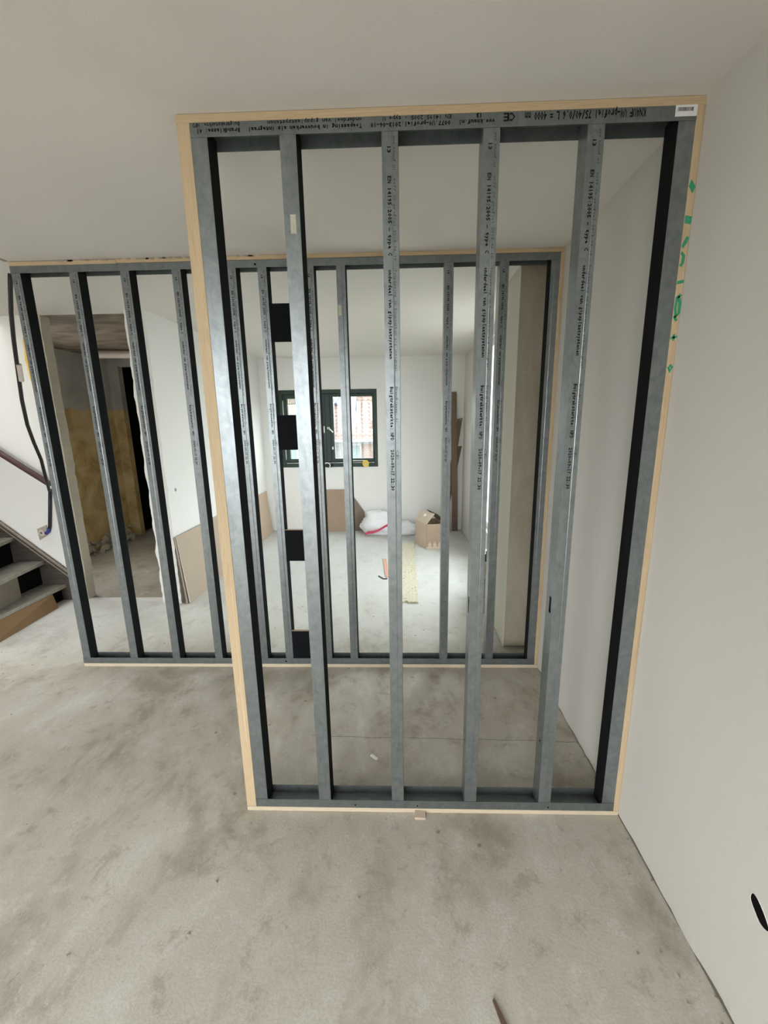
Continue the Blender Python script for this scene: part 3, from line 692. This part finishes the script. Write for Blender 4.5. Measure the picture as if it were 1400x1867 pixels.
# bag of rubbish
def blob(c, r, seed, sub=4, amp=.25):
    b = bmesh.new(); bmesh.ops.create_icosphere(b, subdivisions=sub, radius=1)
    for v in b.verts:
        d = v.co.normalized(); n = noise.fractal(d*1.6+Vector((seed, 0, 0)), .8, 2.2, 4); rg = abs(noise.noise(d*4.5+Vector((0, seed, 0))))
        k = 1 + amp*n - .10*rg
        v.co = Vector((c[0]+d.x*k*r[0], c[1]+d.y*k*r[1], max(.002, c[2]+d.z*k*r[2])))
    vs = [v.co.copy() for v in b.verts]; idx = {v: i for i, v in enumerate(b.verts)}; fs = [tuple(idx[v] for v in f.verts) for f in b.faces]; b.free(); return vs, fs
bg_ = empty('plastic_bag', (-1.2, 6.15, 0), 'crumpled white plastic bag with a raspberry red edge on the floor by the far wall', 'bag')
m = MB(); m.add(*blob((-1.27, 6.17, .16), (.27, .16, .23), 2.0)); m.build('body', M['bag'], bg_, smooth=True)
m = MB(); m.add(*blob((-.98, 6.2, .06), (.32, .15, .13), 5.0)); m.build('spout', M['bag'], bg_, smooth=True)
m = MB(); pts = [(-1.49, 6.02, .03), (-1.44, 5.995, .06), (-1.36, 5.99, .07), (-1.28, 5.985, .10), (-1.2, 5.985, .15), (-1.1, 6.0, .2)]
vs = []; 
for p in pts: vs += [(p[0], p[1], p[2]-.016), (p[0]+.005, p[1]-.008, p[2]+.018)]
m.add(vs + [(a, b+.03, c) for a, b, c in vs], [(2*i, 2*i+1, 2*i+3, 2*i+2) for i in range(5)] + [(12+2*i, 12+2*i+2, 12+2*i+3, 12+2*i+1) for i in range(5)] + [(2*i+1, 13+2*i, 15+2*i, 2*i+3) for i in range(5)])
m.build('red_edge', M['pink'], bg_)
# open carton
bx = empty('carton', (-.6, 5.5, 0), 'open brown cardboard carton with raised flaps and printed bottles on the back room floor', 'carton')
A, Bp = Vector((-.61, 5.347, 0)), Vector((-.746, 5.66, 0)); ex = Vector((.29, .035, 0)); Cc, Dd = A+ex, Bp+ex; U = Vector((0, 0, .345))
def quad(p, q, h, th, nrm): return MB().slab([p, q, q+h, p+h], nrm*th)
nl = (A-Bp).cross(Vector((0, 0, 1))).normalized()
quad(A, Bp, U, .004, ex.normalized()).build('side_panel', M['card_light'], bx)
quad(A, Cc, U, .004, (Bp-A).normalized()).build('side_panel', M['card'], bx)
quad(Cc, Dd, U, .004, -ex.normalized()).build('side_panel', M['card'], bx)
quad(Bp, Dd, U, .004, (A-Bp).normalized()).build('side_panel', M['card'], bx)
MB().slab([A+Vector((.01,.01,.003)), Cc+Vector((-.01,.01,.003)), Dd+Vector((-.01,-.01,.003)), Bp+Vector((.01,-.01,.003))], (0, 0, .004)).build('base', M['card'], bx)
fl = MB().slab([A+U, Bp+U, Bp+U+Vector((.095, .0, .135)), A+U+Vector((.11, .03, .135))], (.003, 0, -.003)).build('flap', M['card_light'], bx); fl['label'] = 'light flap raised like a gable'
MB().slab([A+U+Vector((.0, .12, .075))+Vector((-.004, 0, .003)), A+U+Vector((-.026, .18, .075))+Vector((-.004, 0, .003)), A+U+Vector((-.006, .18, .105))+Vector((-.004, 0, .003)), A+U+Vector((.02, .12, .105))+Vector((-.004, 0, .003))], (-.002, 0, .001)).build('sticker', M['label_white'], fl)
MB().slab([Dd+U, Cc+U, Cc+U+Vector((-.14, .02, .12)), Dd+U+Vector((-.13, 0, .13))], (.0, 0, .003)).build('flap', M['card_dark'], bx)
MB().slab([Bp+U, Dd+U, Dd+U+Vector((0, .05, -.03)), Bp+U+Vector((0, .05, -.03))], (.0, .003, 0)).build('flap', M['card'], bx)
pr = MB(); ef = ex.normalized(); nf = Vector((ef.y, -ef.x, 0))
if nf.y > 0: nf = -nf
pr.slab([A+nf*.0012+Vector((0, 0, .002)), Cc+nf*.0012+Vector((0, 0, .002)), Cc+nf*.0012+Vector((0, 0, .035)), A+nf*.0012+Vector((0, 0, .035))], nf*.0006)
for k in range(4):
    o = A + ef*(.03+k*.068) + nf*.0012
    pr.slab([o+ef*a+Vector((0, 0, .035+b)) for a, b in ((-.004, 0), (.038, 0), (.038, .035), (.03, .05), (.022, .055), (.022, .068), (.012, .068), (.012, .055), (.004, .05), (-.004, .035))], nf*.0006)
pr.build('bottle_print', M['card_light'], bx)['label'] = 'pale printed bottle outlines'
# speckled board lying on the floor
pk = MB(); n = 12; top = [(-.99+.212*i/n, 3.66 + .02*noise.noise((i*.9, 3, 3))+(.02 if 4 < i < 7 else 0) - .012*i/n, .016) for i in range(n+1)]
pk.slab([(p[0], p[1], .0005) for p in top] + [(-.762, 5.64, .0005), (-.97, 5.60, .0005)], (0, 0, .018))
tag(pk.build('insulation_board', M['plank']), 'long speckled cream board with a broken near end lying on the floor', 'board')
tag(MB().slab([(-1.17, 4.95, .0005), (-1.128, 4.944, .0005), (-1.066, 4.324, .0005), (-1.11, 4.33, .0005)], (0, 0, .008)).build('offcut_strip', M['salmon']), 'thin salmon pink offcut strip on the floor beside the speckled board', 'offcut')
tag(MB().tube([(-1.19, 4.36, .006), (-1.13, 4.27, .006), (-1.09, 4.275, .007)], .006, 6).build('rubber_scrap', M['cable']), 'short black bent scrap on the floor by the pink strip', 'scrap')
# brown planks in the far right corner
def plank3(a, b, wv, tv):
    a, b, wv, tv = map(Vector, (a, b, wv, tv)); return MB().slab([a, a+wv, b+wv, b], tv)
tag(plank3((-.155, 6.30, .001), (-.205, 6.36, 2.085), (.085, 0, 0), (0, .022, 0)).build('tall_plank', M['brown_wood']), 'tallest brown plank, upright in the far right corner', 'plank')
e = tag(plank3((-.335, 6.36, .02), (-.095, 6.375, 1.70), (.07, 0, .012), (0, .02, 0)).build('leaning_plank', M['brown_wood']), 'brown plank slanting behind the upright one, its screwed top end showing higher', 'plank')
MB().tube([(-.055, 6.37, 1.69), (-.055, 6.352, 1.69)], .012, 10).build('metal_plate', M['metal_dark'], e)
tag(plank3((-.36, 6.388, .02), (-.11, 6.392, 1.29), (.09, 0, .012), (0, .018, 0)).build('leaning_plank', M['brown_wood']), 'shorter brown plank slanting behind the upright one, its square end lower down', 'plank')
# blocks stacked behind the chimney breast
for i in range(3):
    b = MB().box(-.225+.006*(i % 2), -.03, 3.44, 3.85, .001+.157*i, .155+.157*i).build('plaster_block', M['block'], bevel=.006)
    tag(b, ('bottom', 'middle', 'top')[i] + ' tan plaster block of the low stack behind the chimney breast', 'block', 'plaster blocks stacked behind the chimney breast')
jg = empty('plastic_jug', (-.19, 3.5, .47), 'small black plastic bottle standing on the stack of plaster blocks', 'bottle')
MB().lathe((-.185, 3.49, .47), [(.024, 0), (.028, .008), (.028, .05), (.013, .066)], 16).build('body', M['cable'], jg, smooth=False)
MB().lathe((-.185, 3.49, .536), [(.012, 0), (.014, .002), (.014, .02), (.01, .024)], 14).build('cap', M['cable'], jg)

# ---------------------------------------------------------------- staircase
sc = empty('staircase', (-4.2, 3.3, 0), 'worn wooden staircase with open dark sides rising to the left', 'staircase')
treads = [(-4.20, -4.20, .165), (-4.375, -4.235, .402), (-4.62, -4.36, .64), (-4.84, -4.60, .875), (-5.06, -4.82, 1.11), (-5.28, -5.04, 1.345), (-5.5, -5.26, 1.58), (-5.72, -5.48, 1.815), (-5.94, -5.7, 2.05), (-6.16, -5.92, 2.285), (-6.38, -6.14, 2.52)]
y0s, y1s = 2.80, 3.738
for i, (xw, xc, z) in enumerate(treads):
    t = MB().slab([(xw, y1s, z-.028), (xc, y0s, z-.028), (xc-.27, y0s, z-.028), (xw-.27, y1s, z-.028)], (0, 0, .028)).build('tread', M['tread'], sc, bevel=.004)
    MB().slab([(xw+.0015, y1s, z-.030), (xc+.0015, y0s, z-.030), (xc-.006, y0s, z-.030), (xw-.006, y1s, z-.030)], (0, 0, .032)).build('nosing', M['tread_edge'], t)
    zb = .001 if i == 0 else treads[i-1][2]
    xa, xb = (xw-.022, xc-.022) if i else (-4.17, -4.10)
    ye = 3.56 if i == 0 else 3.42
    f = (ye-y0s)/(y1s-y0s); xe = xb + (xa-xb)*f; xe2 = xe if i else xe-.03; xb2 = xb if i else -4.2
    MB().slab([(xe, ye, zb), (xb, y0s, zb), (xb2, y0s, z-.031), (xe2, ye, z-.031)], (-.012, 0, 0)).build('riser', M['riser_tan'] if i == 0 else M['riser_grey'], sc)
# black fill painted for the shaded open void behind the risers
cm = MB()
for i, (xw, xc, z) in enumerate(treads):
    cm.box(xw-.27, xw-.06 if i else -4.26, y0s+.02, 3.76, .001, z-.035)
cm.build('shade_fill', M['void'], sc)
def stringer_pts(d):  # along the wall
    return [(-4.10, 3.745, .24+d), (-4.735, 3.745, .79+d), (-6.9, 3.745, 2.93+d)]
P = stringer_pts(0)
MB().slab([P[0], P[1], P[2], (P[2][0], 3.745, P[2][2]-.45), (P[1][0]-.0, 3.745, .001), (-4.10, 3.745, .001)], (0, .024, 0)).build('stringer', M['stringer'], sc)
MB().tube([(p[0], 3.74, p[2]+.004) for p in P], .012, 8).build('stringer_cap', M['stringer_cap'], sc)
MB().tube([(p[0], 3.742, p[2]-.045) for p in P], .008, 6).build('stringer_bead', M['stringer_cap'], sc)
hr = empty('handrail', (-4.6, 3.71, 1.4), 'dark red-brown wooden handrail on the white stair wall', 'handrail')
MB().tube([(-4.135, 3.70, 1.150), (-4.20, 3.70, 1.197), (-4.55, 3.70, 1.443), (-6.8, 3.70, 3.04)], .026, 12).build('rail', M['rail_wood'], hr, smooth=False)
for x, z in ((-4.2, 1.19), (-5.4, 2.04)):
    MB().tube([(x, 3.70, z-.01), (x, 3.735, z-.04), (x, 3.77, z-.02)], .008, 8).build('bracket', M['metal_dark'], hr)
# cable hanging from the ceiling beside the rear frame
cb = empty('hanging_cable', (-3.25, 2.8, H), 'black cable hanging from the ceiling beside the rear frame towards the stairs', 'cable')
CP = [(-3.265, 2.7, 2.564), (-3.319, 2.74, 2.486), (-3.395, 2.8, 2.376), (-3.501, 2.9, 2.233), (-3.604, 3.0, 2.036), (-3.705, 3.1, 1.856), (-3.79, 3.2, 1.68), (-3.872, 3.32, 1.538), (-3.954, 3.45, 1.396), (-4.059, 3.58, 1.231), (-4.153, 3.7, 1.091)]
MB().tube(CP, .0125, 10).build('cord', M['cable'], cb, smooth=True)
MB().tube([(-3.566, 2.975, 2.09), (-3.618, 3.03, 1.987)], .0165, 10).build('tape_wrap', M['beige'], cb)
MB().tube([(-4.192, 3.755, 1.10), (-4.225, 3.755, .93), (-4.262, 3.755, .745), (-4.278, 3.752, .70)], .014, 10).build('conduit', M['cable'], cb, smooth=True)
bpy.data.objects['conduit'].parent = None
cd = bpy.data.objects['conduit']; cd.matrix_parent_inverse = Matrix.Identity(4)
tag(cd, 'short black conduit running down the stair wall to the flush box', 'conduit')
MB().tube([(-4.27, 3.752, .725), (-4.285, 3.75, .69), (-4.31, 3.752, .675)], .016, 10).build('blue_end', M['blue'], cd)
sx = empty('socket_box', (-4.35, 3.765, .68), 'small uncovered wall box with a metal disc above the stair stringer', 'socket')
MB().slab([(-4.396, 3.767, .715), (-4.30, 3.767, .755), (-4.306, 3.767, .655), (-4.392, 3.767, .605)], (0, -.008, 0)).build('surround', M['mortar'], sx)
MB().tube([(-4.35, 3.763, .68), (-4.35, 3.748, .68)], .03, 16).build('disc', M['beige'], sx)
MB().tube([(-4.35, 3.75, .68), (-4.35, 3.744, .68)], .011, 10).build('core', M['metal_dark'], sx)
# raised orange-yellow strip on the raw wall edge
of = MB(); n = 26; vs = []; fs = []
for i in range(n+1):
    z = 1.90 + .62*i/n; wdt = .085*math.sin(math.pi*min(1, (i+.3)/n))**.6 + .02*noise.noise((z*14, 1, 1))
    for k in range(7):
        a = math.pi*k/6; vs.append((-4.135 - .02*(z-1.9) - wdt*math.cos(a)*.75, 3.768 - (.02+.012*noise.noise((z*20, k, 1)))*math.sin(a), z))
for i in range(n):
    for k in range(6): fs.append((i*7+k, i*7+k+1, i*7+8+k, i*7+7+k))
of.add(vs, fs)
tag(of.build('orange_strip', M['orange'], smooth=True), 'orange-yellow raised strip on the stair wall beside the dark opening', 'foam')

# ---------------------------------------------------------------- holes, scraps and marks
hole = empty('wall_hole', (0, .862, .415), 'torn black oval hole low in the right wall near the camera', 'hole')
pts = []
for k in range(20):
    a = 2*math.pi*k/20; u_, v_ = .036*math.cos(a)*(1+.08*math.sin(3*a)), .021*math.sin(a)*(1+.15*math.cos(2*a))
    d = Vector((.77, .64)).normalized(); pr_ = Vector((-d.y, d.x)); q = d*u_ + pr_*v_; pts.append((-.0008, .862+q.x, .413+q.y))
MB().slab(pts, (.02, 0, 0)).build('dark_plug', M['void'], hole)  # solid black plug painting the dark inside of the hole
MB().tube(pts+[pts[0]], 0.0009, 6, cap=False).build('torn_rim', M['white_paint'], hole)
e = MB().tube([(-3.029, 3.793, 1.076), (-3.045, 3.793, 1.076)], .017, 14).build('wall_hole', M['metal_dark']); tag(e, 'small round box hole in the white left wall above the leaning sheets', 'hole')
tag(MB().slab([(-1.090, 1.815, .0005), (-1.080, 1.825, .0005), (-1.048, 1.796, .0005), (-1.056, 1.786, .0005)], (0, 0, .005)).build('paper_scrap', M['label_white']), 'tiny white scrap on the floor between the two frames', 'scrap')
tag(MB().slab([(-.662, .90, .0005), (-.655, .905, .0005), (-.610, .80, .0005), (-.63, .79, .0005)], (0, 0, .006)).build('wood_splinter', M['brown_wood']), 'dark splinter of wood on the floor at the bottom edge', 'splinter')
cr = MB(); r9 = random.Random(11)
for i in range(170):
    if i < 80: x = -r9.random()**2*.12-.004; y = r9.uniform(.8, 3.4)
    else: x = r9.uniform(-4.0, -.1); y = r9.uniform(.9, 6.2)
    s = r9.uniform(.002, .006); a = r9.random()*3
    if 1.47 < y < 1.6 or 2.58 < y < 2.7 or (y > 3.6 and -1.6 < x < -.2): continue
    cr.slab([(x+s*math.cos(a), y+s*math.sin(a), .0003), (x+s*math.cos(a+2), y+s*math.sin(a+2), .0003), (x+1.4*s*math.cos(a+4), y+1.4*s*math.sin(a+4), .0003)], (0, 0, s*.6))
tag(cr.build('plaster_crumbs', M['mortar']), 'scattered plaster crumbs on the concrete floor and along the right wall', 'crumbs', kind='stuff')

for o in bpy.data.objects:
    if o.name.split('.')[0] in ('lettering', 'barcode', 'bottle_print', 'plaster_smear'): o['kind'] = 'stuff'
fix_inverse()
